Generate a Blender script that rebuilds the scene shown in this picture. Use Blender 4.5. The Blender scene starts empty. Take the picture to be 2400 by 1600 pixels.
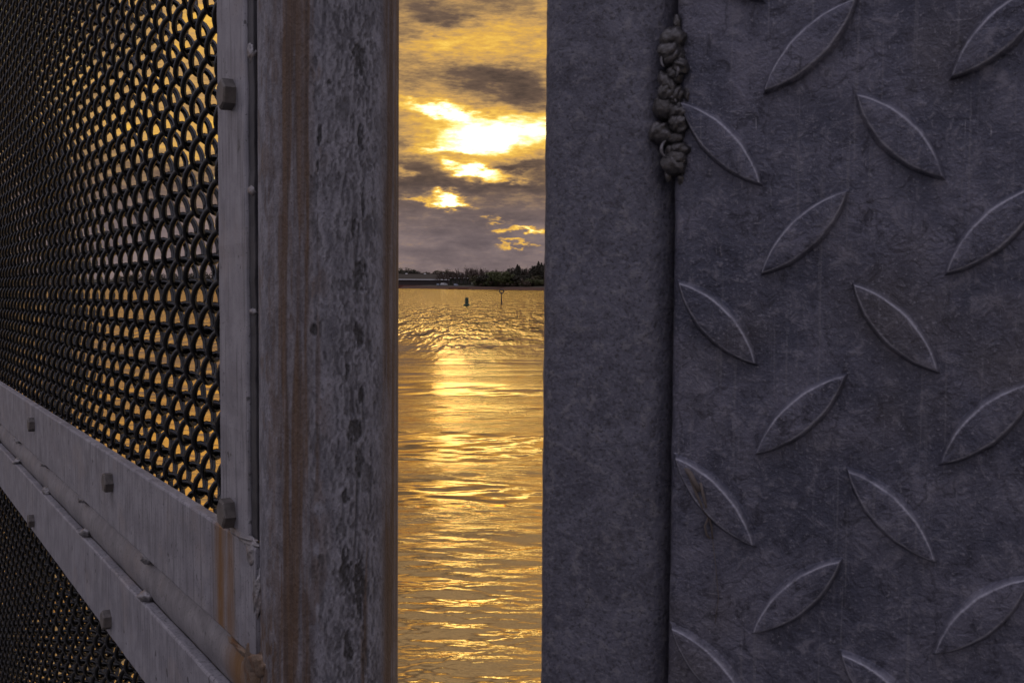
import bpy, bmesh, math, random
import numpy as np
from mathutils import Vector, Matrix

random.seed(7); RNG = np.random.default_rng(11)
sc = bpy.context.scene
COL = sc.collection

# ------------------------------------------------------------------ camera
FPX = 2600.0                      # focal length in pixels of a 2400 px wide frame
CAMZ = 4.0                        # metres above the water
PITCH = math.atan(132 / FPX); ROLL = math.radians(0.4)
def _rx(a): c, s = math.cos(a), math.sin(a); return np.array([[1,0,0],[0,c,-s],[0,s,c]])
def _rz(a): c, s = math.cos(a), math.sin(a); return np.array([[c,-s,0],[s,c,0],[0,0,1]])
CR = _rx(math.pi/2 - PITCH) @ _rz(ROLL)
def ray(x, y): return CR @ np.array([(x-1200)/FPX, -(y-800)/FPX, -1.0])
def at(x, y, Y):                  # world point seen at (x, y) at distance Y ahead
    d = ray(x, y); p = d*(Y/d[1]); return np.array([p[0], p[1], p[2]+CAMZ])
def azel(x, y):
    d = ray(x, y); d = d/np.linalg.norm(d)
    return math.degrees(math.atan2(d[0], d[1])), math.degrees(math.asin(d[2]))

cam = bpy.data.cameras.new('camera'); camo = bpy.data.objects.new('camera', cam); COL.objects.link(camo)
camo.matrix_world = Matrix.Translation((0,0,CAMZ)) @ Matrix([list(r) for r in CR]).to_4x4()
cam.sensor_width = 36; cam.lens = 36*FPX/2400; cam.clip_start = 0.01; cam.clip_end = 20000
cam.dof.use_dof = True; cam.dof.focus_distance = 1.4; cam.dof.aperture_fstop = 80
sc.camera = camo

# ------------------------------------------------------------------ node helper
class NT:
    def __init__(s, tree): s.t = tree; s.n = tree.nodes; s.l = tree.links
    def new(s, typ, **kw):
        n = s.n.new(typ)
        for k, v in kw.items(): setattr(n, k, v)
        return n
    def put(s, sock, val):
        if isinstance(val, bpy.types.NodeSocket): s.l.new(val, sock)
        elif val is not None:
            if sock.type in ('RGBA',) and isinstance(val, (tuple, list)) and len(val) == 3: val = (*val, 1)
            sock.default_value = val
    def m(s, op, a, b=None, c=None, clamp=False):
        n = s.new('ShaderNodeMath', operation=op, use_clamp=clamp)
        for i, v in enumerate((a, b, c)):
            if v is not None: s.put(n.inputs[i], v)
        return n.outputs[0]
    def add(s, *a):
        r = a[0]
        for b in a[1:]: r = s.m('ADD', r, b)
        return r
    def mul(s, a, b): return s.m('MULTIPLY', a, b)
    def sub(s, a, b): return s.m('SUBTRACT', a, b)
    def vec(s, x, y, z):
        n = s.new('ShaderNodeCombineXYZ'); s.put(n.inputs[0], x); s.put(n.inputs[1], y); s.put(n.inputs[2], z); return n.outputs[0]
    def xyz(s, v):
        n = s.new('ShaderNodeSeparateXYZ'); s.l.new(v, n.inputs[0]); return n.outputs
    def vmul(s, v, k):
        n = s.new('ShaderNodeVectorMath', operation='MULTIPLY'); s.put(n.inputs[0], v); s.put(n.inputs[1], k); return n.outputs[0]
    def vadd(s, v, k):
        n = s.new('ShaderNodeVectorMath', operation='ADD'); s.put(n.inputs[0], v); s.put(n.inputs[1], k); return n.outputs[0]
    def noise(s, v, scale=1, detail=4, rough=.55, dist=0, col=False, lac=2.0):
        n = s.new('ShaderNodeTexNoise'); s.put(n.inputs['Vector'], v); s.put(n.inputs['Scale'], scale)
        s.put(n.inputs['Detail'], detail); s.put(n.inputs['Roughness'], rough); s.put(n.inputs['Distortion'], dist); s.put(n.inputs['Lacunarity'], lac)
        return n.outputs['Color' if col else 'Fac']
    def vor(s, v, scale=1, feature='F1', out='Distance'):
        n = s.new('ShaderNodeTexVoronoi', feature=feature); s.put(n.inputs['Vector'], v); s.put(n.inputs['Scale'], scale); return n.outputs[out]
    def ramp(s, f, stops, interp='LINEAR'):
        n = s.new('ShaderNodeValToRGB'); s.put(n.inputs[0], f); e = n.color_ramp.elements; n.color_ramp.interpolation = interp
        while len(e) < len(stops): e.new(.5)
        for i, (p, c) in enumerate(stops):
            e[i].position = p
            if not isinstance(c, (tuple, list)): c = (c, c, c)
            e[i].color = (*c[:3], 1)
        return n.outputs[0]
    def step(s, x, lo, hi, a=0., b=1.):
        n = s.new('ShaderNodeMapRange', interpolation_type='SMOOTHSTEP'); s.put(n.inputs[0], x)
        for i, v in enumerate((lo, hi, a, b)): s.put(n.inputs[1+i], v)
        return n.outputs[0]
    def lin(s, x, lo, hi, a=0., b=1.):
        n = s.new('ShaderNodeMapRange', interpolation_type='LINEAR'); s.put(n.inputs[0], x)
        for i, v in enumerate((lo, hi, a, b)): s.put(n.inputs[1+i], v)
        return n.outputs[0]
    def mix(s, f, a, b, blend='MIX'):
        n = s.new('ShaderNodeMix', data_type='RGBA', blend_type=blend, clamp_factor=True)
        s.put(n.inputs[0], f); s.put(n.inputs[6], a); s.put(n.inputs[7], b); return n.outputs[2]
    def bump(s, h, strength=.5, dist=.001, normal=None):
        n = s.new('ShaderNodeBump'); s.put(n.inputs['Height'], h); s.put(n.inputs['Strength'], strength); s.put(n.inputs['Distance'], dist)
        if normal is not None: s.put(n.inputs['Normal'], normal)
        return n.outputs[0]

# ------------------------------------------------------------------ world: dusk sky with a broken cloud deck
SUN_AZ, SUN_EL = azel(1060, 420)
world = bpy.data.worlds.new('World'); sc.world = world; world.use_nodes = True
w = NT(world.node_tree); w.n.clear()
tc = w.new('ShaderNodeTexCoord'); D = tc.outputs['Generated']
dx, dy, dz = w.xyz(D)
AZ = w.mul(w.m('ARCTAN2', dx, dy), 180/math.pi)
EL = w.mul(w.m('ARCSINE', dz), 180/math.pi)
nv = w.vmul(D, (13, 13, 46))
wn = w.xyz(w.noise(w.vmul(D, (22, 22, 60)), 1, 3, .6, col=True))
wn2 = w.xyz(w.noise(w.vmul(D, (80, 80, 230)), 1, 4, .62, col=True))
U = w.add(AZ, w.mul(w.sub(wn[0], .5), 3.6), w.mul(w.sub(wn2[0], .5), 1.5))
V = w.add(EL, w.mul(w.sub(wn[1], .5), 1.5), w.mul(w.sub(wn2[1], .5), .80))
fbm = w.noise(nv, 1, 9, .69)
fine = w.noise(w.vmul(D, (75, 75, 360)), 1, 7, .70)
UV = w.vec(U, V, 1.)
def dot(v, k):
    n_ = w.new('ShaderNodeVectorMath', operation='DOT_PRODUCT'); w.l.new(v, n_.inputs[0]); n_.inputs[1].default_value = k; return n_.outputs['Value']
def blob(prev, x, y, hw, hh, amp, rot=0):    # a bright or dark stretch of cloud: photograph pixels -> sky angles
    a, e = azel(x, y); k = 45.4; c, s_ = math.cos(rot), math.sin(rot)
    q1 = dot(UV, (c*k/hw, s_*k/hw, -(c*a+s_*e)*k/hw)); q2 = dot(UV, (-s_*k/hh, c*k/hh, (s_*a-c*e)*k/hh))
    return w.m('MULTIPLY_ADD', w.m('POWER', .36788, w.m('MULTIPLY_ADD', q1, q1, w.mul(q2, q2))), amp, prev)
base = w.new('ShaderNodeFloatCurve'); cv = base.mapping.curves[0]
pts = [(0,.20),(2.2,.20),(4.2,.20),(5.4,.26),(6.6,.40),(8,.44),(9.2,.40),(11.5,.42),(15,.39),(20,.31),(28,.25),(42,.21),(60,.2),(90,.2)]
cv.points[0].location = (0, .2); cv.points[1].location = (1, .2)
for e, b in pts[1:-1]: cv.points.new(e/90, b)
base.mapping.update()
w.put(base.inputs['Value'], w.m('DIVIDE', w.m('MAXIMUM', EL, 0), 90))
B = w.add(base.outputs[0], w.mul(w.sub(fbm, .5), .92), w.mul(w.sub(fine, .5), .46))
for bb in [(1170,312,160,40,.70,-.04), (985,250,90,15,.58,-.1), (1075,270,60,12,.3,-.1), (1040,349,90,12,.42,.05), (1112,402,62,16,.95,-.12), (1195,420,60,9,.35,.1),
           (1050,468,44,13,1.15,-.05), (985,473,40,5,.30,0), (1152,520,26,6,.4,0), (1225,543,55,6,.62,.02), (1215,572,40,5,.45,0),
           (1025,105,60,30,.20,0), (1190,112,110,40,.14,0), (940,402,24,9,.3,0),
           (1040,45,70,26,-.26,0), (1120,180,160,34,-.24,-.18), (1240,225,80,30,-.22,-.3), (970,330,70,30,-.16,0),
           (990,405,70,34,-.20,0), (1210,390,90,12,-.28,.1), (1100,440,200,14,-.20,0), (1120,495,200,14,-.12,0),
           (600,40,260,200,.07,0), (960,-215,190,150,-.44,0), (480,330,220,110,.05,0)]:
    B = blob(B, *bb)
near = w.m('EXPONENT', w.mul(w.m('POWER', w.m('ABSOLUTE', w.mul(w.sub(AZ, SUN_AZ), 1/46)), 2), -1))   # the glow fades away from the sun
Bs = w.m('MULTIPLY', B, w.lin(near, 0, 1, .45, 1))
warm = w.ramp(Bs, [(0,(.085,.058,.046)), (.20,(.155,.100,.070)), (.34,(.34,.208,.098)), (.46,(.58,.335,.115)), (.58,(.80,.445,.085)), (.70,(1.0,.62,.11)), (.83,(1.4,1.0,.36)), (.95,(2.2,1.75,.80)), (1,(3.2,2.5,1.1))])
low = w.mul(w.step(EL, 2.0, 6.0, 1, 0), w.step(Bs, .30, .50, 1, 0))
warm = w.mix(w.mul(low, .85), warm, w.mix(w.step(fbm, .3, .7), (.135,.105,.115), (.255,.195,.20)))
coolc = w.mix(w.step(fbm, .3, .7), (.370,.362,.495), (.68,.665,.845))
upl = w.step(EL, -5, 70, .42, 2.0)
coolc = w.vmul(coolc, w.vec(upl, upl, upl))
cl = w.mix(w.step(near, .05, .75), coolc, warm)
cl = w.mix(w.mul(w.step(EL, 12, 26), .5), cl, w.mix(w.step(fbm, .3, .7), (.19, .16, .13), (.40, .33, .26)))
cl = w.mix(w.step(EL, 48, 76), cl, coolc)
sky = w.new('ShaderNodeTexSky', sky_type='NISHITA'); sky.sun_disc = False
sky.sun_elevation = math.radians(SUN_EL); sky.sun_rotation = math.radians(SUN_AZ); sky.altitude = 10; sky.dust_density = 2.0
skyc = w.vmul(sky.outputs[0], (.08, .08, .08))
cover = w.step(w.add(fbm, w.mul(near, .6)), .30, .52, .62, 1)
final = w.mix(cover, skyc, cl)
bg = w.new('ShaderNodeBackground'); w.put(bg.inputs[0], final); bg.inputs[1].default_value = 1.0
out = w.new('ShaderNodeOutputWorld'); w.l.new(bg.outputs[0], out.inputs[0])
world.cycles.sampling_method = 'MANUAL'; world.cycles.sample_map_resolution = 1024

sund = bpy.data.lights.new('sun', 'SUN'); sund.energy = 0.002; sund.angle = math.radians(2); sund.color = (1, .62, .28)
suno = bpy.data.objects.new('sun', sund); COL.objects.link(suno)
a, e = math.radians(SUN_AZ), math.radians(SUN_EL)
suno.rotation_euler = Vector((-math.sin(a)*math.cos(e), -math.cos(a)*math.cos(e), -math.sin(e))).to_track_quat('-Z', 'Y').to_euler()
suno.location = (-20, 300, 60)

sc.view_settings.view_transform = 'Standard'; sc.view_settings.look = 'None'
sc.view_settings.exposure = 0.0; sc.view_settings.gamma = 1.0; sc.view_settings.use_curve_mapping = False
sc.render.engine = 'CYCLES'; sc.cycles.max_bounces = 4; sc.cycles.use_denoising = True
sc.cycles.sample_clamp_indirect = 6; sc.cycles.caustics_reflective = False; sc.cycles.caustics_refractive = False

# ------------------------------------------------------------------ object helpers
def tag(o, label=None, cat=None, group=None, kind=None):
    if label: o['label'] = label
    if cat: o['category'] = cat
    if group: o['group'] = group
    if kind: o['kind'] = kind
    return o
def empty(name, loc=(0,0,0), mat=None):
    o = bpy.data.objects.new(name, None); COL.objects.link(o); o.empty_display_size = .05
    if mat is not None: o.matrix_world = mat
    else: o.location = loc
    return o
def mesh(name, verts, faces, mat=None, smooth=False):
    me = bpy.data.meshes.new(name); me.from_pydata([tuple(map(float, v)) for v in verts], [], [tuple(map(int, f)) for f in faces]); me.update()
    if mat: me.materials.append(mat)
    if smooth: me.polygons.foreach_set('use_smooth', [True]*len(me.polygons))
    return me
def fastmesh(name, V, Q, mat, smooth=True):     # numpy verts (n,3) and quads (m,4)
    me = bpy.data.meshes.new(name); V = np.asarray(V, np.float32); Q = np.asarray(Q, np.int32)
    me.vertices.add(len(V)); me.vertices.foreach_set('co', V.ravel())
    me.loops.add(Q.size); me.loops.foreach_set('vertex_index', Q.ravel())
    k = Q.shape[1]
    me.polygons.add(len(Q)); me.polygons.foreach_set('loop_start', np.arange(0, Q.size, k, dtype=np.int32)); me.polygons.foreach_set('loop_total', np.full(len(Q), k, np.int32))
    me.polygons.foreach_set('use_smooth', np.full(len(Q), smooth))
    me.materials.append(mat); me.update(calc_edges=True); me.validate(); return me
def link(name, me, parent=None, loc=None, rot=None, scale=None):
    o = bpy.data.objects.new(name, me); COL.objects.link(o)
    if parent is not None: o.parent = parent
    if loc is not None: o.location = loc
    if rot is not None: o.rotation_euler = rot
    if scale is not None: o.scale = scale
    return o
def grid_quads(nr, nc, wrap=False):
    i = np.arange(nr-1)[:, None]; j = np.arange(nc if wrap else nc-1)[None, :]; j2 = (j+1) % nc
    a = i*nc+j; b = i*nc+j2; c = (i+1)*nc+j2; d = (i+1)*nc+j
    return np.stack([a, b, c, d], -1).reshape(-1, 4)
def bm_mesh(name, bm, mat, smooth=False):
    me = bpy.data.meshes.new(name); bm.normal_update(); bm.to_mesh(me); bm.free(); me.materials.append(mat)
    if smooth: me.polygons.foreach_set('use_smooth', [True]*len(me.polygons))
    return me
def bm_box(bm, lo, hi, bevel=0, seg=2):
    g = bmesh.ops.create_cube(bm, size=1)['verts']
    for v in g: v.co = Vector([lo[i]+(v.co[i]+.5)*(hi[i]-lo[i]) for i in range(3)])
    if bevel:
        ed = {e for v in g for e in v.link_edges}
        bmesh.ops.bevel(bm, geom=list(ed), offset=bevel, segments=seg, affect='EDGES', profile=.5)
    return bm
def box_me(name, lo, hi, mat, bevel=0, seg=2, smooth=False):
    return bm_mesh(name, bm_box(bmesh.new(), lo, hi, bevel, seg), mat, smooth)
def tube_vf(path, rad, sides=6, caps=True, V=None, Fc=None):
    V = [] if V is None else V; Fc = [] if Fc is None else Fc
    n = len(path); rad = [rad]*n if isinstance(rad, (int, float)) else rad; b0 = len(V)
    prev = None
    for i in range(n):
        p = Vector(path[i]); t = Vector(path[min(i+1, n-1)])-Vector(path[max(i-1, 0)]); t.normalize()
        if prev is None: prev = t.orthogonal().normalized()
        x = (prev-t*prev.dot(t)).normalized(); prev = x; y = t.cross(x)
        for k in range(sides):
            an = 2*math.pi*k/sides; V.append(p+(x*math.cos(an)+y*math.sin(an))*rad[i])
    for i in range(n-1):
        for k in range(sides):
            k2 = (k+1) % sides; Fc.append((b0+i*sides+k, b0+i*sides+k2, b0+(i+1)*sides+k2, b0+(i+1)*sides+k))
    if caps:
        Fc.append(tuple(b0+k for k in range(sides))[::-1]); Fc.append(tuple(b0+(n-1)*sides+k for k in range(sides)))
    return V, Fc
def lathe_vf(prof, sides=24, V=None, Fc=None):      # (r, z) profile about z
    V = [] if V is None else V; Fc = [] if Fc is None else Fc; b0 = len(V)
    for r, z in prof:
        for k in range(sides):
            a_ = 2*math.pi*k/sides; V.append((r*math.cos(a_), r*math.sin(a_), z))
    for i in range(len(prof)-1):
        for k in range(sides):
            k2 = (k+1) % sides; Fc.append((b0+i*sides+k, b0+i*sides+k2, b0+(i+1)*sides+k2, b0+(i+1)*sides+k))
    Fc.append(tuple(b0+k for k in range(sides))[::-1]); Fc.append(tuple(b0+(len(prof)-1)*sides+k for k in range(sides)))
    return V, Fc
def vnoise(x, y, seed=0):
    x = np.asarray(x, float); y = np.asarray(y, float)
    xi = np.floor(x).astype(np.int64); yi = np.floor(y).astype(np.int64); fx = x-xi; fy = y-yi
    fx = fx*fx*fx*(fx*(fx*6-15)+10); fy = fy*fy*fy*(fy*(fy*6-15)+10)
    def h(i, j):
        v = (i*374761393+j*668265263+seed*1442695041) & 0xffffffff
        v = ((v ^ (v >> 13))*1274126177) & 0xffffffff; v = v ^ (v >> 16)
        return (v & 0xffff)/65535.0
    return (h(xi, yi)*(1-fx)+h(xi+1, yi)*fx)*(1-fy)+(h(xi, yi+1)*(1-fx)+h(xi+1, yi+1)*fx)*fy
def fbm2(x, y, octv=4, seed=0, gain=.5):
    s = 0; a_ = 1; t = 0
    for o in range(octv): s = s+a_*vnoise(x*2**o, y*2**o, seed+o*17); t += a_; a_ *= gain
    return s/t
def sstep(x, lo, hi): t = np.clip((x-lo)/(hi-lo), 0, 1); return t*t*(3-2*t)

# ------------------------------------------------------------------ materials
def mat(name):
    m = bpy.data.materials.new(name); m.use_nodes = True; m.node_tree.nodes.clear()
    n = NT(m.node_tree); o = n.new('ShaderNodeOutputMaterial'); return m, n, o
def principled(n, o, col, rough=.5, metal=0., normal=None, spec=.5):
    p = n.new('ShaderNodeBsdfPrincipled'); n.put(p.inputs['Base Color'], col); n.put(p.inputs['Roughness'], rough); n.put(p.inputs['Metallic'], metal)
    n.put(p.inputs['Specular IOR Level'], spec)
    if normal is not None: n.put(p.inputs['Normal'], normal)
    n.l.new(p.outputs[0], o.inputs[0]); return p
def simple(name, col, rough=.6, metal=0., var=.25, scale=5.):
    m, n, o = mat(name); t = n.new('ShaderNodeTexCoord'); f = n.noise(t.outputs['Object'], scale, 4)
    c = n.mix(f, tuple(c*(1-var) for c in col), tuple(min(1, c*(1+var)) for c in col))
    principled(n, o, c, rough, metal); return m

def m_galv(name, ca, cb, streak=1., rustrun=None, bumpd=.0004):
    m, n, o = mat(name); t = n.new('ShaderNodeTexCoord'); P = t.outputs['Object']
    sp = n.noise(n.vmul(P, (60, 60, 60)), 1, 5, .6, .3)
    st = n.noise(n.vmul(P, (420, 420, 22)), 1, 4, .6)
    dk = n.noise(n.vmul(P, (900, 900, 900)), 1, 2, .5)
    c = n.mix(n.step(sp, .3, .7), ca, cb)
    c = n.mix(n.mul(n.step(st, .48, .66), .62*streak), c, tuple(x*.48 for x in ca))
    c = n.mix(n.mul(n.step(n.noise(P, 26, 4, .6), .52, .70), .35), c, (cb[0]*1.0, cb[1]*.88, cb[2]*.76))
    c = n.mix(n.step(dk, .64, .70, 0, .75), c, (.05, .047, .045)); c = n.mix(n.step(n.noise(P, 150, 3, .6), .66, .72, 0, .8), c, (.055, .05, .05))
    if rustrun is not None:
        x, y, z = n.xyz(P)
        wob = n.mul(n.sub(n.noise(n.vmul(P, (200, 200, 30)), 1, 3), .5), .012)
        xs = n.add(x, wob)
        k = n.m('EXPONENT', n.mul(n.m('POWER', n.mul(n.sub(xs, rustrun[0]), 1/rustrun[1]), 2), -1))
        k2 = n.m('EXPONENT', n.mul(n.m('POWER', n.mul(n.sub(xs, rustrun[2]), 1/rustrun[3]), 2), -1))
        k = n.m('MAXIMUM', k, n.mul(k2, .75))
        k = n.mul(k, n.step(n.noise(n.vmul(P, (500, 500, 60)), 1, 4, .6), .18, .45))
        c = n.mix(n.mul(k, .95), c, n.mix(st, (.15, .066, .014), (.30, .150, .035)))
    h = n.add(n.mul(st, .6), n.mul(sp, .5), n.mul(dk, .3))
    principled(n, o, c, n.lin(sp, 0, 1, .42, .68), .25, n.bump(h, .5, bumpd)); return m
M_BAR = m_galv('galvanised_flat_bar', (.235, .225, .245), (.36, .345, .365))
M_BAR_R = m_galv('galvanised_flat_bar_rusty_end', (.235, .225, .245), (.36, .345, .365), rustrun=(.0620, .0085, .046, .0060))
M_RAIL = m_galv('galvanised_rail_pipe', (.20, .188, .196), (.33, .31, .315), .5, rustrun=(.045, .018, .020, .018))
M_BOLT = m_galv('bolt_steel', (.065, .056, .050), (.17, .15, .135), .6)

M_SEAM_SHADE = m_galv('dark_seam_shade', (.030, .028, .032), (.085, .08, .085), .6)  # dark tone standing in for shade in the recess beside the post
def m_weld(name, ca, cb, rust=.3):
    m, n, o = mat(name); t = n.new('ShaderNodeTexCoord'); P = t.outputs['Object']
    f = n.noise(P, 420, 4, .6); g = n.noise(P, 160, 3)
    c = n.mix(f, ca, cb); c = n.mix(n.mul(n.step(g, .5, .65), rust), c, (.17, .075, .025))
    principled(n, o, c, .36, .55, n.bump(n.add(f, n.mul(g, .8)), .8, .0009)); return m
M_WELD = m_weld('weld_metal', (.16, .15, .155), (.40, .38, .38))
M_WELDR = m_weld('rusty_weld_metal', (.13, .085, .055), (.27, .19, .13), .9)
M_WELDM = m_weld('worn_weld_metal', (.08, .075, .08), (.24, .23, .24), 0.)
M_WELDD = m_weld('dark_weld_metal', (.022, .020, .020), (.15, .14, .138), 0.0)

def m_post():
    m, n, o = mat('weathered_galvanised_post'); t = n.new('ShaderNodeTexCoord'); P = t.outputs['Object']
    at_r = n.new('ShaderNodeAttribute', attribute_name='rust').outputs['Fac']; at_p = n.new('ShaderNodeAttribute', attribute_name='pit').outputs['Fac']
    at_s = n.new('ShaderNodeAttribute', attribute_name='scale').outputs['Fac']
    sp = n.noise(n.vmul(P, (160, 160, 70)), 1, 6, .65, .4); gr = n.noise(n.vmul(P, (900, 900, 500)), 1, 3, .6)
    st = n.noise(n.vmul(P, (700, 700, 9)), 1, 4, .6)
    c = n.mix(n.step(sp, .3, .7), (.120, .114, .128), (.330, .314, .335))
    c = n.mix(n.step(gr, .54, .70, 0, .65), c, (.075, .064, .062))
    c = n.mix(n.mul(at_s, .55), c, (.34, .325, .335))
    ru = n.mix(n.step(st, .3, .7), (.060, .030, .012), (.150, .080, .032))
    c = n.mix(n.mul(at_r, .97), c, ru)
    c = n.mix(n.mul(at_p, n.step(gr, .35, .65, .65, 1.0)), c, (.042, .038, .037))
    principled(n, o, c, n.lin(sp, 0, 1, .5, .75), .15, n.bump(n.add(sp, n.mul(gr, .8)), .85, .0009)); return m
M_POST = m_post()

def m_tread():
    m, n, o = mat('dark_tread_plate_steel'); t = n.new('ShaderNodeTexCoord'); P = t.outputs['Object']
    g = n.new('ShaderNodeNewGeometry'); P = n.vadd(g.outputs['Position'], (0, 0, 0))
    a_ = n.noise(P, 38, 6, .68, .6); b_ = n.noise(P, 170, 6, .72, .5); d_ = n.noise(P, 900, 3, .65)
    c = n.mix(n.step(a_, .34, .66), (.070, .072, .102), (.150, .146, .186))
    c = n.mix(n.step(b_, .52, .66, 0, .75), c, (.225, .215, .25))
    c = n.mix(n.step(b_, .48, .34, 0, .80), c, (.036, .035, .050))
    c = n.mix(n.step(n.noise(P, 15, 3), .54, .68, 0, .40), c, (.105, .088, .076))
    c = n.mix(n.step(d_, .57, .70, 0, .55), c, (.29, .28, .315))
    c = n.mix(n.step(n.noise(n.vmul(P, (700, 700, 14)), 1, 3), .60, .72, 0, .35), c, (.24, .23, .25))      # faint water runs
    for (rx, ry, rz_), th in (((90, 90, 2600), .70), ((2400, 2400, 150), .71)):                            # scuffs
        c = n.mix(n.mul(n.step(n.noise(n.vmul(P, (rx, ry, rz_)), 1, 2), th, th+.04), n.step(n.noise(P, 30, 2), .48, .60, 0, .8)), c, (.33, .32, .35))
    vn = n.vor(n.vadd(P, n.vmul(n.noise(P, 60, 4, col=True), (.03, .03, .03))), 46, 'DISTANCE_TO_EDGE')
    c = n.mix(n.mul(n.step(vn, .035, .0), n.step(a_, .42, .58, 0, .55)), c, (.040, .038, .050))
    wr = n.mul(n.new('ShaderNodeAttribute', attribute_name='wear_highlight').outputs['Fac'], n.step(n.noise(P, 130, 3), .30, .55, .35, 1))  # pale worn lug rims, painted brighter to stand in for edge highlights
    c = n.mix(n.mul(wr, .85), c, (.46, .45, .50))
    sc1 = n.noise(n.vmul(P, (1500, 1500, 120)), 1, 2)
    h = n.add(n.mul(a_, .8), n.mul(b_, 1.3), n.mul(d_, .5), n.mul(sc1, .2))
    principled(n, o, c, n.lin(b_, .3, .7, .36, .62), .45, n.bump(h, .68, .0012)); return m
M_TREAD = m_tread()
def m_tube():
    m, n, o = mat('dark_gate_tube_steel'); g = n.new('ShaderNodeNewGeometry'); P = g.outputs['Position']
    a_ = n.noise(P, 60, 6, .7, .5); b_ = n.noise(P, 260, 5, .65, .3); d_ = n.noise(P, 900, 2, .6)
    c = n.mix(n.step(a_, .3, .7), (.088, .086, .112), (.150, .147, .182))
    c = n.mix(n.step(b_, .52, .66, 0, .7), c, (.215, .205, .22)); c = n.mix(n.step(b_, .48, .34, 0, .42), c, (.040, .038, .044)); c = n.mix(n.step(d_, .57, .70, 0, .5), c, (.25, .24, .26)); c = n.mix(n.step(d_, .43, .34, 0, .7), c, (.045, .042, .048))
    c = n.mix(n.step(n.noise(P, 24, 4), .54, .7, 0, .35), c, (.10, .084, .076))
    h = n.add(a_, b_, n.mul(d_, .4))
    principled(n, o, c, .55, .3, n.bump(h, .5, .0012)); return m
M_TUBE = m_tube()
def m_wire():
    m, n, o = mat('black_coated_wire'); t = n.new('ShaderNodeTexCoord'); f = n.noise(t.outputs['Object'], 300, 3)
    principled(n, o, n.mix(f, (.003, .0028, .0026), (.008, .007, .0065)), n.lin(f, 0, 1, .09, .18), 0, None, .42); return m
M_WIRE = m_wire()

def m_water():
    m, n, o = mat('lake_water'); g = n.new('ShaderNodeNewGeometry'); P = g.outputs['Position']; x, y, z = n.xyz(P)
    r1 = n.noise(n.vmul(P, (.35, 1.5, 1)), 1, 3, .5, .3); r2 = n.noise(n.vmul(P, (1.6, 5.5, 1)), 1, 4, .55, .4); r3 = n.noise(n.vmul(P, (6, 15, 1)), 1, 3, .5, .2)
    ruff = n.step(n.add(y, n.mul(n.sub(n.noise(n.vmul(P, (.06, .03, .1)), 1, 4), .5), 14)), 48, 150)     # wind-ruffled water farther out
    gust = n.step(n.noise(n.vmul(P, (.05, .20, 1)), 1, 4, .55), .42, .58)
    hA = n.mul(n.lin(y, 30, 100, 1, 2.2), n.mul(n.add(n.mul(r1, .024), n.mul(r2, .015), n.mul(r3, .0036)), n.mul(n.lin(gust, 0, 1, .22, 1.35), n.lin(y, 24, 64, 1.1, .34))))
    patch = n.step(n.noise(n.vmul(P, (.5, .06, 1)), 1, 3, .6), .32, .68, .15, 1.7)
    hB = n.mul(n.add(n.mul(n.noise(n.vmul(P, (1.0, .13, 1)), 1, 3, .6), .30), n.mul(n.noise(n.vmul(P, (.30, .05, 1)), 1, 3, .6), .45)), patch)
    h = n.add(n.mul(hA, n.lin(ruff, 0, 1, 1, .8)), n.mul(hB, ruff))
    nb = n.bump(h, 1.0, 1.0)
    fr = n.new('ShaderNodeFresnel'); n.put(fr.inputs['IOR'], 1.335); n.l.new(nb, fr.inputs['Normal'])
    df = n.new('ShaderNodeBsdfDiffuse'); n.put(df.inputs['Color'], (.062, .056, .034)); n.l.new(nb, df.inputs['Normal'])
    gl = n.new('ShaderNodeBsdfAnisotropic') if False else n.new('ShaderNodeBsdfGlossy'); n.put(gl.inputs['Roughness'], n.lin(ruff, 0, 1, .035, .08)); n.put(gl.inputs['Color'], (.97, .80, .50)); n.l.new(nb, gl.inputs['Normal'])
    mx = n.new('ShaderNodeMixShader'); n.l.new(fr.outputs[0], mx.inputs[0]); n.l.new(df.outputs[0], mx.inputs[1]); n.l.new(gl.outputs[0], mx.inputs[2])
    n.l.new(mx.outputs[0], o.inputs[0]); return m
M_WATER = m_water()
def m_ground():
    m, n, o = mat('shore_soil'); g = n.new('ShaderNodeNewGeometry'); P = g.outputs['Position']; x, y, z = n.xyz(P)
    f = n.noise(P, .25, 5); c = n.mix(f, (.055, .022, .013), (.105, .046, .024)); c2 = n.mix(f, (.022, .020, .010), (.045, .038, .018))
    c = n.mix(n.step(n.add(z, n.mul(f, 1.5)), 2.0, 4.0), c, c2)
    principled(n, o, c, .9); return m
M_GROUND = m_ground()
M_DECK = simple('pier_concrete', (.13, .125, .12), .85, 0, .25, 6)
M_BARK = simple('tree_bark', (.060, .042, .032), .9, 0, .3, 2)
M_TWIG = simple('bare_twigs', (.075, .050, .036), .9, 0, .3, 2)
M_LEAF = [simple('olive_foliage', (.068, .056, .018), .7, 0, .5, .5), simple('dark_evergreen_foliage', (.036, .030, .015), .7, 0, .5, .5),
          simple('spring_green_foliage', (.070, .074, .018), .7, 0, .5, .5), simple('brown_brush_foliage', (.085, .058, .036), .8, 0, .5, .5)]

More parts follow.
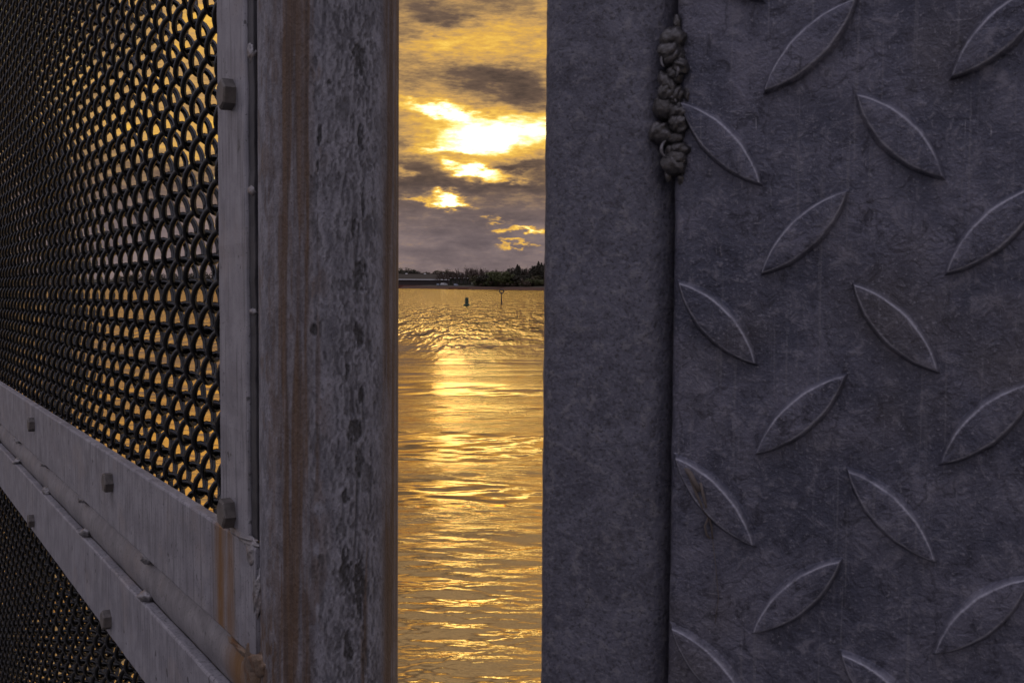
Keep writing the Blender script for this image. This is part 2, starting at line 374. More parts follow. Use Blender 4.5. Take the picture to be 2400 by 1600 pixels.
# ================================================================== SETTING
def build_water():
    a0, a1, nc = math.radians(-36), math.radians(13), 420
    inv = np.linspace(4/7.0, 4/150.0, 780); r = 4/inv
    r = np.concatenate([r, np.geomspace(160, 6000, 40)])
    th = np.linspace(a0, a1, nc)
    Rr, T = np.meshgrid(r, th, indexing='ij'); X = Rr*np.sin(T); Y = Rr*np.cos(T)
    dr = np.gradient(r)[:, None]; dl = (Rr*(a1-a0)/nc)
    Z = np.zeros_like(X)
    rg = np.random.default_rng(5)
    for i in range(64):
        lam = .13*(3.2/.13)**(i/63.0)*rg.uniform(.9, 1.1); k = 2*math.pi/lam
        ang = rg.normal(math.radians(-84), math.radians(24)); kx, ky = k*math.cos(ang), k*math.sin(ang)
        amp = .0022*lam**.76*rg.uniform(.5, 1.3)
        sp = np.maximum(dr*abs(math.sin(ang)), dl*abs(math.cos(ang)))
        att = sstep(lam/np.maximum(sp, 1e-6), 2.5, 6)
        grp = (1-.55*sstep(Rr, 26, 60))*(.3+1.4*fbm2(X*.16/max(lam, .5)**.4+i*7.3, Y*.16/max(lam, .5)**.4-i*3.1, 2, i))
        ph = rg.uniform(0, 2*math.pi)
        s = np.sin(kx*X+ky*Y+ph); Z += amp*att*grp*(s+.18*np.cos(2*(kx*X+ky*Y+ph)))
    edge = np.minimum(1, np.minimum(T-a0, a1-T)/math.radians(1.5)); Z *= sstep(edge, 0, 1)*sstep(Rr, 7.0, 8.0)*(1-sstep(Rr, 120, 150))
    V = np.stack([X, Y, Z], -1).reshape(-1, 3); Q = [grid_quads(len(r), nc)[:, ::-1]]
    # the rest of the circle, flat
    th2 = np.linspace(a1, a0+2*math.pi, 60); r2 = np.array([7, 40, 200, 1000, 6000.])
    R2, T2 = np.meshgrid(r2, th2, indexing='ij'); V2 = np.stack([R2*np.sin(T2), R2*np.cos(T2), 0*R2], -1).reshape(-1, 3)
    Q.append(grid_quads(5, 60)[:, ::-1]+len(V)); V = np.concatenate([V, V2])
    th3 = np.linspace(0, 2*math.pi, 61); R3, T3 = np.meshgrid(np.array([.001, 7.05]), th3, indexing='ij')
    V3 = np.stack([R3*np.sin(T3), R3*np.cos(T3), 0*R3-.002], -1).reshape(-1, 3); Q.append(grid_quads(2, 61)[:, ::-1]+len(V)); V = np.concatenate([V, V3])
    tag(link('water', fastmesh('water', V, np.concatenate(Q), M_WATER)), kind='structure')
build_water()

def shoreY(X): return np.clip(1115-(np.asarray(X, float)+114)*1.51, 620, 2100)+14*(fbm2(np.asarray(X, float)*.02, 0*np.asarray(X, float), 3, 9)-.5)
def ground(X, Y):
    d = np.asarray(Y, float)-shoreY(X)
    return -1.5+1.5*sstep(d, -8, 0)+2.0*sstep(d, 0, 9)+1.2*sstep(d, 10, 60)+7*sstep(d, 60, 330)+.5*fbm2(np.asarray(X)*.08, np.asarray(Y)*.08, 3, 3)*sstep(d, 0, 10)
def build_shore():
    xs = np.concatenate([np.linspace(-1400, -150, 60, endpoint=False), np.linspace(-150, 60, 106), np.linspace(70, 700, 40)])
    ds = np.concatenate([np.linspace(-8, 14, 23), np.linspace(18, 400, 40), [900, 2500]])
    X, Dd = np.meshgrid(xs, ds); Y = shoreY(X)+Dd; Z = ground(X, Y)
    tag(link('far_shore', fastmesh('far_shore', np.stack([X, Y, Z], -1).reshape(-1, 3), grid_quads(len(ds), len(xs)), M_GROUND)), kind='structure')
build_shore()

# pier the railing stands on (below the frame)
DECKZ = 3.0
C = at(771.5, 668, .477); C[2] = CAMZ
fu = ray(-335, 685); fu = fu/np.linalg.norm(fu)
fn = np.cross(fu, [0, 0, 1.]); fn = fn/np.linalg.norm(fn)
if fn @ (np.array([0, 0, CAMZ])-C) < 0: fn = -fn
fv = np.cross(fn, fu); fv = fv if fv[2] > 0 else -fv
# fence frame: local x along the fence, local y away from the viewer's side, local z up
FM = Matrix([[fu[0], -fn[0], fv[0], C[0]], [fu[1], -fn[1], fv[1], C[1]], [fu[2], -fn[2], fv[2], C[2]], [0, 0, 0, 1]])
FMI = FM.inverted()

def build_pier():
    f2 = np.array([fu[0], fu[1]]); f2 /= np.linalg.norm(f2); n2 = np.array([fn[0], fn[1]])
    def q(s, w_): p = C[:2]+f2*s+n2*w_; return (p[0], p[1])
    pts = [q(9, -.12), q(.3, -.12), q(.05, -.55), q(-5, -.55), q(-5, 4.2), q(9, 4.2)]
    V = [(x, y, DECKZ) for x, y in pts]+[(x, y, DECKZ-.35) for x, y in pts]; n = len(pts)
    Fc = [tuple(range(n)), tuple(range(2*n-1, n-1, -1))]+[(i, i+n, (i+1) % n+n, (i+1) % n) for i in range(n)]
    o = link('pier', mesh('pier', V, Fc, M_DECK)); tag(o, kind='structure')
    bm = bmesh.new(); bm.from_mesh(o.data); bmesh.ops.recalc_face_normals(bm, faces=bm.faces); bm.to_mesh(o.data); bm.free()
    for s in (-4, -1, 2, 5, 8):
        for w_ in (.2, 3.8):
            x, y = q(s, w_); V, Fc = lathe_vf([(.16, -2.5), (.16, DECKZ-.352)], 16)
            link('pier_pile', mesh('pier_pile', V, Fc, M_DECK, True), o, (x, y, 0))
build_pier()

# ================================================================== FENCE
PR = .0296
fence = empty('mesh_fence', mat=FM)
tag(fence, 'galvanised fence panel of black woven wire mesh bolted between flat bars, left of the post', 'fence')

def coil_mesh(length, pitch, a_, b_, d, left=1, seed=0):
    nseg = 16; n = int(length/pitch*nseg); k = 6
    t = np.arange(n+1)*2*math.pi/nseg
    P = np.stack([pitch*t/(2*math.pi), b_*np.sin(t)*left, a_*np.cos(t)], -1)
    jx = (fbm2(t*.22+seed*9.1, 0*t+seed, 3, seed)-.5); jr = (fbm2(t*.35+seed*3.7, 0*t, 2, seed+5)-.5)
    P = P*np.stack([np.ones_like(t), 1+.22*jr, 1+.05*jr], -1)+np.stack([.006*jx, .0016*jr, 0*t], -1)
    T = np.stack([np.full_like(t, pitch/(2*math.pi)), b_*np.cos(t)*left, -a_*np.sin(t)], -1); T /= np.linalg.norm(T, axis=1)[:, None]
    Rd = np.stack([0*t, np.sin(t)*left, np.cos(t)], -1); N = Rd-T*(Rd*T).sum(1)[:, None]; N /= np.linalg.norm(N, axis=1)[:, None]; Bn = np.cross(T, N)
    an = np.arange(k)*2*math.pi/k
    V = P[:, None]+(N[:, None]*np.cos(an)[None, :, None]+Bn[:, None]*np.sin(an)[None, :, None])*d/2
    return fastmesh('spiral_wire', V.reshape(-1, 3), grid_quads(n+1, k, True), M_WIRE)
H, PIT, WD = .01255, .0316, .0034
coils = [coil_mesh(1.75, PIT, (H+WD*.95)/2, .0049, WD, -1, 40+k) for k in range(6)]
VTOP, VUB, VLT, VLB = -.1125, -.1610, -.1895, -.2375          # flat bar edges (measured heights on the fence plane)
WM = -.0165                                                    # mesh centre, local y (minus = towards viewer)
rows = [VTOP-.006+i*H for i in range(54)]+[VLB+.004-i*H for i in range(56)]
for i, z in enumerate(rows):
    par = i if i < 54 else i+1
    link('spiral_wire', random.choice(coils), fence, (.022+(PIT/2 if par % 2 else 0)+random.uniform(-.0008, .0008), WM+random.uniform(-.0004, .0004), z+random.uniform(-.0003, .0003)), (random.uniform(-.05, .05), 0, 0))

def wavy_bar(name, lo, hi, m, nx, bev=.0012, amp=.0003, seed=0):   # a flat bar with softened, slightly uneven edges
    bm = bm_box(bmesh.new(), lo, hi)
    ax = max(range(3), key=lambda i: hi[i]-lo[i])
    ed = [e for e in bm.edges if abs((e.verts[0].co-e.verts[1].co)[ax]) > .9*(hi[ax]-lo[ax])]
    bmesh.ops.bevel(bm, geom=ed, offset=bev, segments=2, affect='EDGES', profile=.5)
    ed = [e for e in bm.edges if abs((e.verts[0].co-e.verts[1].co)[ax]) > .9*(hi[ax]-lo[ax])]
    bmesh.ops.subdivide_edges(bm, edges=ed, cuts=nx, use_grid_fill=True)
    for v in bm.verts:
        k = v.co[ax]
        for j in range(3):
            if j != ax: v.co[j] += amp*(float(fbm2(np.array(k*60+j*9), np.array(v.co[(j+1) % 3]*120+seed), 3, seed+j))-.5)*2
    return bm_mesh(name, bm, m, False)
WF = -.030
vb = link('flat_bar', wavy_bar('flat_bar_upright', (.0205, WF, VTOP+.0008), (.0630, WF+.006, .60), M_BAR, 120, seed=1), fence)
link('flat_bar', wavy_bar('flat_bar_upper', (.0085, WF-.0006, VUB), (1.75, WF+.006, VTOP), M_BAR_R, 160, seed=2), fence)
link('flat_bar', wavy_bar('flat_bar_lower', (.0085, WF-.0010, VLB), (1.75, WF+.006, VLT), M_BAR, 160, seed=3), fence)
link('flat_bar', wavy_bar('flat_bar_upright_low', (.0205, WF, -.9), (.0630, WF+.006, VLB-.0008), M_BAR, 60, seed=4), fence)
link('seam_shade', wavy_bar('seam_shade', (.0128, -.0284, VTOP+.002), (.0204, -.0225, .60), M_SEAM_SHADE, 120, .0004, .0005, 9), fence)  # added dark strip: paints the recess shade between bar and post
zc = (VUB+VLT)/2
link('flat_bar', wavy_bar('flat_bar_top', (.0085, WF-.0006, .552), (1.79, WF+.006, .6005), M_BAR, 120, seed=5), fence)
link('flat_bar', wavy_bar('flat_bar_end', (1.735, WF+.0008, -.9), (1.785, WF+.0068, .5515), M_BAR, 80, seed=6), fence)
V_, F_ = tube_vf([(1.80, -.004, -.98), (1.80, -.004, .66)], .0296, 24); link('end_upright', mesh('end_upright', V_, F_, M_BAR, True), fence)
V_, F_ = tube_vf([(.012, -.0064, .615), (1.79, -.0064, .615)], .0212, 24); link('rail_pipe', mesh('rail_pipe_top', V_, F_, M_RAIL, True), fence)
V_, F_ = [], []
xs = np.linspace(.012, 1.75, 140); rp = .0212
for x in xs:
    for k in range(28):
        a_ = 2*math.pi*k/28; rr = rp+.0003*(float(vnoise(x*40, k*.7, 3))-.5)
        V_.append((x, -.0064+rr*math.sin(a_), zc-.003+rr*math.cos(a_)))
link('rail_gap_block', box_me('rail_gap_block', (.02, -.004, VLT-.03), (1.75, .001, VLT-.004), M_BAR, .001), fence)  # added behind the rail pipe to block the view through its gap
link('rail_pipe', fastmesh('rail_pipe', V_, grid_quads(len(xs), 28, True), M_RAIL), fence)
def lump(name, sx, sy, sz, m, seed, sub=3, rough=.35, fr=2.2):
    bm = bmesh.new(); bmesh.ops.create_icosphere(bm, subdivisions=sub, radius=1)
    for v in bm.verts:
        c = v.co.copy(); k = 1+rough*(float(fbm2(np.array(c.x*fr+c.z*1.3*fr+seed), np.array(c.y*fr-c.z*.7*fr+seed*.37), 3, seed))-.5)*2
        v.co = Vector((c.x*sx*k, c.y*sy*k, c.z*sz*k))
    return bm_mesh(name, bm, m, True)
tk = [lump('weld_tack', .0085, .0060, .0042, M_WELD, 21, 3, .5), lump('weld_tack', .0095, .0055, .0036, M_WELD, 22, 3, .5), lump('weld_tack', .007, .006, .0046, M_WELD, 23, 3, .5)]
for s in (.236, .444, .648, .853, 1.06, 1.27, 1.48):
    link('weld_tack', random.choice(tk), fence, (s+random.uniform(-.006, .006), WF+.0045, VUB-.0022), (random.uniform(-.3, .3), random.uniform(-.3, .3), 0))
    link('weld_tack', random.choice(tk), fence, (s+random.uniform(-.006, .006), WF+.0040, VLT+.0022), (random.uniform(-.3, .3), random.uniform(-.3, .3), 0))
# welds at the post
for s, z, sx, sz, sd, mm in [(.030, VTOP+.001, .020, .0022, 31, M_WELD), (.016, VTOP-.004, .006, .006, 32, M_WELD), (.012, VUB-.002, .012, .006, 33, M_WELDR), (.018, zc+.004, .010, .016, 34, M_WELDR),
                             (.016, VLT+.001, .010, .006, 35, M_WELDR), (.034, VUB-.002, .018, .0022, 37, M_WELDR), (.010, VTOP-.020, .0035, .012, 36, M_WELD)]:
    link('weld_bead', lump('weld_bead', sx, .0026, sz, mm, sd, 4, .30, 2.2), fence, (s, WF+.0012, z))
for z, sz in ((.098, .004), (.0395, .0022), (-.012, .0014), (.160, .005), (.24, .006)):
    link('weld_tack', lump('weld_tack', .0042, .0016, sz, M_WELD, int(500+z*1000), 3, .4), fence, (.0165, WF+.0020, z))
def hex_bolt(name, R_, h):
    bm = bmesh.new(); V, Fc = [], []
    def ring(r, y, s, off=0): return [(r*math.cos(2*math.pi*k/s+off), y, r*math.sin(2*math.pi*k/s+off)) for k in range(s)]
    V = []; F2 = []; b0 = 0; V += ring(R_, .0005, 6, .3)+ring(R_, -h*.86, 6, .3)+ring(R_*.86, -h, 6, .3)
    for j in (0, 1):
        for k in range(6): F2.append((b0+j*6+k, b0+j*6+(k+1) % 6, b0+j*6+6+(k+1) % 6, b0+j*6+6+k))
    F2.append(tuple(b0+12+k for k in range(6)))
    me = mesh(name, V, F2, M_BOLT); bm = bmesh.new(); bm.from_mesh(me); bmesh.ops.recalc_face_normals(bm, faces=bm.faces); bm.to_mesh(me); bm.free(); return me
hb = hex_bolt('bolt', .0069, .0054)
for s, z in [(.0390, .0835), (.0445, -.1035), (.0475, .272), (.0475, .46)]: link('bolt', hb, fence, (s, WF-.0001, z), (0, random.uniform(0, 1), 0))
for s in (.32, .698, 1.076, 1.454):
    link('bolt', hb, fence, (s, WF-.0007, -.1305), (0, random.uniform(0, 1), 0)); link('bolt', hb, fence, (s+.010, WF-.0011, -.2255), (0, random.uniform(0, 1), 0))

# ------------------------------------------------------------------ round post with eroded, rust-streaked skin
def build_post():
    zf = np.linspace(-.20, .20, 620); zs = np.concatenate([np.linspace(-1.0, -.21, 12), zf, np.linspace(.21, .75, 10)])
    face = math.atan2(-C[1], -C[0])                        # angle towards the camera
    aF = np.linspace(-1.75, 1.75, 280); aB = np.linspace(1.75, 2*math.pi-1.75, 32)[1:-1]
    ang = np.concatenate([aF, aB]); A, Z = np.meshgrid(ang, zs)
    # across: +1 at the right limb as the camera sees it
    acr = np.sin(A); arc = A*PR
    vis = (np.cos(A) > -.15)
    e1 = fbm2(arc*560, Z*170, 5, 1); e2 = fbm2(arc*900, Z*420, 3, 2); e3 = fbm2(arc*260, Z*30, 4, 3); e4 = fbm2(arc*1500, Z*14, 3, 8)
    mid = sstep(acr, -.42, -.15)*(1-sstep(acr, .58, .72))
    ero = .8*sstep(e1+.30*(e3-.5), .55, .66)*mid
    ero = np.maximum(ero, .8*sstep(fbm2(arc*900, Z*330, 4, 17), .56, .66)*sstep(acr, -.05, .15)*(1-sstep(acr, .6, .75)))
    pit = np.zeros_like(Z)
    def py(y): return -(y-668)/2600*.447                    # image row -> height on the near side of the post
    for px_, y0, y1, hw in [(836, 95, 190, 13), (838, 608, 695, 15), (836, 760, 818, 12), (828, 985, 1050, 15), (838, 1050, 1130, 9), (806, 1158, 1196, 8), (842, 905, 960, 5), (735, 762, 790, 6),
                            (812, 845, 905, 5), (840, 300, 360, 6), (772, 195, 215, 6), (806, 1300, 1420, 12), (836, 1320, 1480, 11), (748, 300, 350, 4), (745, 380, 420, 4), (825, 510, 560, 5), (846, 430, 520, 4), (812, 1500, 1590, 9)]:
        a0 = (px_-770)/165.; zc_, hz = (py(y0)+py(y1))/2, abs(py(y0)-py(y1))/2
        q = ((acr-a0+.05*(e1-.5))/(hw/165.*(1.15)))**2+((Z-zc_)/hz+.5*(e3-.5))**2+1.9*(e2-.5)+1.1*(e1-.5)
        pit = np.maximum(pit, 1-sstep(q, .45, 1.1))
    crack = np.exp(-((acr-(.335+.05*np.sin(Z*55)+.05*(e3-.5)*2))/.018)**2)*sstep(fbm2(Z*60, Z*0+3, 3, 5), .46, .58)
    pit = np.maximum(pit, .8*crack); pit = np.maximum(pit, .62*ero)*vis
    rim = np.clip(np.maximum(np.roll(pit, 3, 1), np.roll(pit, -3, 1))-pit, 0, 1)
    rust = np.zeros_like(Z); st = fbm2(arc*420, Z*15, 5, 6); st2 = fbm2(arc*300, Z*12, 3, 7)
    def band(c, hw, amp, dr=0): 
        return amp*np.exp(-((acr-c-dr*Z+.04*(st2-.5))/hw)**4)
    rust = np.maximum(rust, band(-.52, .25, .85)*(.30+.70*sstep(st, .36, .56))); rust = np.maximum(rust, band(-.28, .075, .85)*(.25+.75*sstep(st, .36, .55)))
    rust = np.maximum(rust, band(-.18, .05, .6)*sstep(st, .48, .60)); rust = np.maximum(rust, sstep(acr, .68, .82)*(.45+.45*sstep(st, .36, .54)))
    rust = np.maximum(rust, band(.47, .05, .8)*sstep(-Z, .085, .12)*sstep(st, .38, .52)); rust = np.maximum(rust, band(-.79, .07, .45)*sstep(e1, .45, .6))
    rust = np.maximum(rust, .5*sstep(fbm2(arc*200, Z*60, 4, 33), .58, .70)*sstep(-acr, -.1, .2))*vis
    rust = np.maximum(rust, .85*sstep(-acr, .62, .80)*sstep(-Z, .118, .150)*(.4+.6*sstep(e1, .40, .58)))*vis
    sc_ = np.clip(rim*1.6+.5*sstep(e2, .60, .72), 0, 1)
    disp = -.00062*pit+.00022*rim+.00030*(e1-.5)*mid+.00012*(e4-.5)+.00007*(e2-.5)-.0002*(1-mid)*0
    Rr = PR+disp*vis
    X = Rr*np.cos(face+A); Y = Rr*np.sin(face+A)
    me = fastmesh('post_pipe', np.stack([X, Y, Z], -1).reshape(-1, 3), grid_quads(len(zs), len(ang), True), M_POST)
    for nm, arr in (('rust', rust), ('pit', pit), ('scale', sc_)):
        at_ = me.attributes.new(nm, 'FLOAT', 'POINT'); at_.data.foreach_set('value', arr.astype(np.float32).ravel())
    post = empty('fence_post', (C[0], C[1], DECKZ)); tag(post, 'round galvanised steel post with brown rust streaks and flaking zinc, left of the open gap', 'post')
    link('pipe', me, post, (0, 0, CAMZ-DECKZ))
    V, Fc = lathe_vf([(PR+.002, .74), (PR+.002, .76), (.02, .775), (.001, .778)], 24); link('cap', mesh('cap', V, Fc, M_BAR, True), post, (0, 0, 1.0))
    link('base_plate', box_me('base_plate', (-.07, -.07, .0005), (.07, .07, .012), M_BAR, .003), post)
build_post()

# ================================================================== GATE with tread plate
GTH = math.radians(22.7); GB = at(1570, 800, .335)
gate = empty('tread_plate_gate', (GB[0], GB[1], GB[2])); gate.rotation_euler = (0, 0, -GTH)      # local x along plate, local y away, local z up
tag(gate, 'dark steel gate of lens-patterned tread plate on a square tube, right of the gap', 'gate')
PW, PZ0, PZ1 = .42, DECKZ+.06-GB[2], .36
def build_plate():
    xs = np.concatenate([[.0007, .0010, .0018], np.linspace(.0032, PW-.001, 150), [PW]]); zs = np.linspace(PZ0, PZ1, 330)
    X, Z = np.meshgrid(xs, zs)
    Y = .00055*(fbm2(X*32, Z*32, 4, 51)-.5)+.00018*(fbm2(X*150, Z*150, 3, 52)-.5)
    Y += np.where(X < .0035, .0012*((.0035-X)/.0023)**2, 0)
    X = X+np.where(X < .0030, .0005*(fbm2(Z*90, Z*0, 4, 55)-.5)*2, 0)
    V = np.stack([X, Y, Z], -1).reshape(-1, 3); Q = grid_quads(len(zs), len(xs)); n0 = len(V)
    me = fastmesh('plate_face', V, Q, M_TREAD); bm = bmesh.new(); bm.from_mesh(me)
    be = [e for e in bm.edges if e.is_boundary]; g = bmesh.ops.extrude_edge_only(bm, edges=be)
    for v in g['geom']:
        if isinstance(v, bmesh.types.BMVert): v.co.y = .005
    bmesh.ops.recalc_face_normals(bm, faces=bm.faces); bm.to_mesh(me); bm.free(); me.polygons.foreach_set('use_smooth', [True]*len(me.polygons))
    pl = link('tread_plate', me, gate)
    lug_var = []
    for vr in range(6):
        rg = np.random.default_rng(70+vr); L, W_, h = .0172+rg.uniform(-.0005, .0006), .0054+rg.uniform(-.0003, .0003), .0019
        n = 18; V, Fc = [], []
        def outline(t, ins):      # lens of two arcs with pointed tips
            side = 1 if t < .5 else -1; q = (t*2 if t < .5 else (t-.5)*2); x = math.cos(math.pi*q)*(1 if side > 0 else -1)
            yy = side*(1-x*x)**.92
            return x, yy
        lv = [(1.07, 1.16, .0003), (1.02, 1.04, -.00012), (1.0, 1.0, -.0003), (.965, .87, -.0017), (.945, .80, -.0020), (.915, .71, -.00208), (.5, .36, -.0021)]
        for fx, fy, y in lv:
            for k in range(2*n):
                x, z = outline(k/(2*n), 0)
                jt = 1+.018*math.sin(k*1.7+vr)+.012*math.sin(k*3.1+vr*2)
                V.append((x*L*fx, y*1.32, z*W_*fy*jt))
        for j in range(len(lv)-1):
            for k in range(2*n): k2 = (k+1) % (2*n); Fc.append((j*2*n+k, j*2*n+k2, (j+1)*2*n+k2, (j+1)*2*n+k))
        Fc.append(tuple((len(lv)-1)*2*n+k for k in range(2*n)))
        lm = mesh('tread_lug', V, Fc, M_TREAD, True); wa = lm.attributes.new('wear_highlight', 'FLOAT', 'POINT'); wv = np.zeros(len(V)); wv[2*2*n:6*2*n] = [v_ for v_ in (0, .40, .95, 0) for _ in range(2*n)]; wa.data.foreach_set('value', wv); b2 = bmesh.new(); b2.from_mesh(lm); bmesh.ops.recalc_face_normals(b2, faces=b2.faces); b2.to_mesh(lm); b2.free(); lug_var.append(lm)  # shoulder rings carry the painted rim highlight
    spots = []
    for i in range(-1, 10):
        for j in range(-7, 22):
            for (x0, z0, an) in ((.0392, .0849, 45.3), (.0148, .0585, -45.0)):
                x = x0+.0497*i; z = z0-.0526*j
                if .0145 < x < PW-.018 and PZ0+.018 < z < PZ1-.018: spots.append((x, z, an))
    g2 = np.array([-GB[0]*math.cos(GTH)+GB[1]*math.sin(GTH), CAMZ-GB[2]])
    spots.sort(key=lambda s_: (s_[0]-.06)**2+(s_[1]-.0)**2)
    rest = []
    for i, (x, z, an) in enumerate(spots):
        x += random.uniform(-.0005, .0005); z += random.uniform(-.0005, .0005); an += random.uniform(-1.6, 1.6); vm = random.choice(lug_var)
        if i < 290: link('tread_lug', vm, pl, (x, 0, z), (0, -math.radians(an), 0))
        else: rest.append((vm, x, z, an))
    if rest:
        bm = bmesh.new()
        for vm, x, z, an in rest:
            n0 = len(bm.verts); bm.from_mesh(vm); bm.verts.ensure_lookup_table(); R_ = Matrix.Rotation(-math.radians(an), 4, 'Y')
            for v in bm.verts[n0:]: v.co = R_ @ v.co+Vector((x, 0, z))
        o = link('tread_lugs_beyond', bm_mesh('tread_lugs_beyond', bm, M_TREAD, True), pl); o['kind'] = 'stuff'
build_plate()
def build_tube():
    x0, x1, y0, y1, r = -.0438, -.0005, .0004, .0400, .0090
    prof = []
    for (cx, cy, a0) in ((x0+r, y0+r, math.pi), (x1-r*1.3, y0+r*1.3, 1.5*math.pi), (x1-r*1.3, y1-r*1.3, 0), (x0+r, y1-r, .5*math.pi)):
        rr = r if cx < (x0+x1)/2 else r*1.3
        for k in range(9): a_ = a0+k*math.pi/16; prof.append((cx+rr*math.cos(a_), cy+rr*math.sin(a_)))
    prof2 = []
    for i in range(len(prof)):
        p, q = prof[i], prof[(i+1) % len(prof)]; d = math.dist(p, q); k = max(1, int(d/.0011))
        for j in range(k): prof2.append((p[0]+(q[0]-p[0])*j/k, p[1]+(q[1]-p[1])*j/k))
    P = np.array(prof2); zs = np.concatenate([np.linspace(PZ0-.055, -.16, 30), np.linspace(-.159, .16, 300), np.linspace(.161, PZ1+.01, 20)])
    t = np.gradient(P, axis=0); t /= np.linalg.norm(t, axis=1)[:, None]; nn = np.stack([t[:, 1], -t[:, 0]], -1)
    Xg = np.repeat(P[None], len(zs), 0); dsp = .0005*(fbm2(np.arange(len(P))[None]*.09+0*zs[:, None], zs[:, None]*70, 4, 61)-.5)+.00022*(fbm2(np.arange(len(P))[None]*.4+0*zs[:, None], zs[:, None]*330, 3, 62)-.5)
    Xg = Xg+nn[None]*dsp[..., None]
    V = np.concatenate([Xg, np.repeat(zs[:, None, None], len(P), 1)], -1).reshape(-1, 3)
    me = fastmesh('square_tube', V, grid_quads(len(zs), len(P), True)[:, ::-1], M_TUBE)
    bm = bmesh.new(); bm.from_mesh(me); bmesh.ops.contextual_create(bm, geom=[e for e in bm.edges if e.is_boundary and e.verts[0].co.z > 0]); bmesh.ops.recalc_face_normals(bm, faces=bm.faces); bm.to_mesh(me); bm.free()
    link('square_tube', me, gate)
    link('gap_light_block', box_me('gap_light_block', (-.006, .0085, PZ0), (.03, .0120, PZ1), M_TUBE, .0008), gate)  # added behind the gap to block sky light shining through
build_tube()
# lumpy weld where tube and plate meet
wb = empty('weld_cluster'); wb.parent = gate
rg = random.Random(4)
lum = [(-.0004, .0890, .0036, .0034), (.0008, .0530, .0040, .0030)]
for k in range(20):
    z_ = .0515+.0385*(k+.5)/20+rg.uniform(-.0012, .0012); lum.append((max(-.0036, min(.0034, rg.gauss(-.0004, .0020))), z_, rg.uniform(.0018, .0040), rg.uniform(.0018, .0042)))
for i, (x, z, sx, sz) in enumerate(lum):
    link('weld_blob', lump('weld_blob', sx, .0034, sz, M_WELDD, 80+i, 4, .22, 1.6), wb, (x, .0004-rg.uniform(0, .0014), z), (rg.uniform(-.6, .6), rg.uniform(-1.6, 1.6), rg.uniform(-.5, .5)))
for i, (x, z, R_, t0, t1) in enumerate([(-.0010,.0838,.0024,1.8,4.2),(-.0006,.0575,.0024,2.0,4.4),(.0004,.0806,.0024,-1.0,1.2),(-.0004,.0700,.0026,.4,2.2)]):   # slag ridges curling over the weld
    pth = [(x+R_*.8*math.cos(t_), -.0030-.0005*math.sin(t_*2+i), z+R_*1.1*math.sin(t_)) for t_ in np.linspace(t0, t1, 16)]
    V, Fc = tube_vf(pth, [.0005*(.35+.8*math.sin(math.pi*min(1, (k+1)/16))) for k in range(16)], 6); link('weld_ridge', mesh('weld_ridge', V, Fc, M_WELDM, True), wb)
for i, (x, z) in enumerate([(.0008, .0950), (-.0012, .0500), (.0026, .0490), (-.0046, .0700), (.0040, .0735)]):
    link('weld_blob', lump('weld_blob', .0011, .0012, .0024, M_WELDD, 120+i, 3, .4), wb, (x, .0005, z))

# dry grass caught on a lug
def gpt(px_, py_, off):
    d = ray(px_, py_); pn_ = np.array([-math.sin(GTH), -math.cos(GTH), 0]); o = np.array([0, 0, CAMZ]); t = ((GB-o) @ pn_+off)/(d @ pn_); return o+d*t
M_STRAW = simple('dry_straw', (.125, .10, .085), .8, 0, .3, 400)
gs = empty('dry_grass_stem', gpt(1662, 1212, .0005)); tag(gs, 'small dry grass stem caught on a tread plate lug', 'grass stem')
for nm, pp, rr in [('stem', [(1600,1082,.0012),(1612,1105,.0022),(1622,1130,.0026),(1634,1160,.0026),(1645,1185,.0024),(1660,1208,.0015)], .00055),
                   ('seed_husk', [(1606,1095,.0018),(1618,1110,.0032),(1628,1130,.003),(1640,1150,.0025)], .0009), ('blade', [(1642,1130,.0024),(1646,1150,.0030),(1652,1175,.003),(1662,1210,.0014)], .0005),
                   ('root_hair', [(1662,1210,.001),(1652,1232,.0012),(1656,1252,.0012),(1664,1262,.001)], .00035), ('root_hair', [(1662,1210,.001),(1668,1235,.001),(1670,1262,.0012)], .0003),
                   ('root_hair', [(1670,1262,.0006),(1678,1330,.0004),(1684,1400,.0004),(1676,1460,.0004)], .00012)]:
    V, Fc = tube_vf([Vector(gpt(*q))-gs.location for q in pp], rr, 5); link(nm, mesh(nm, V, Fc, M_STRAW, True), gs)

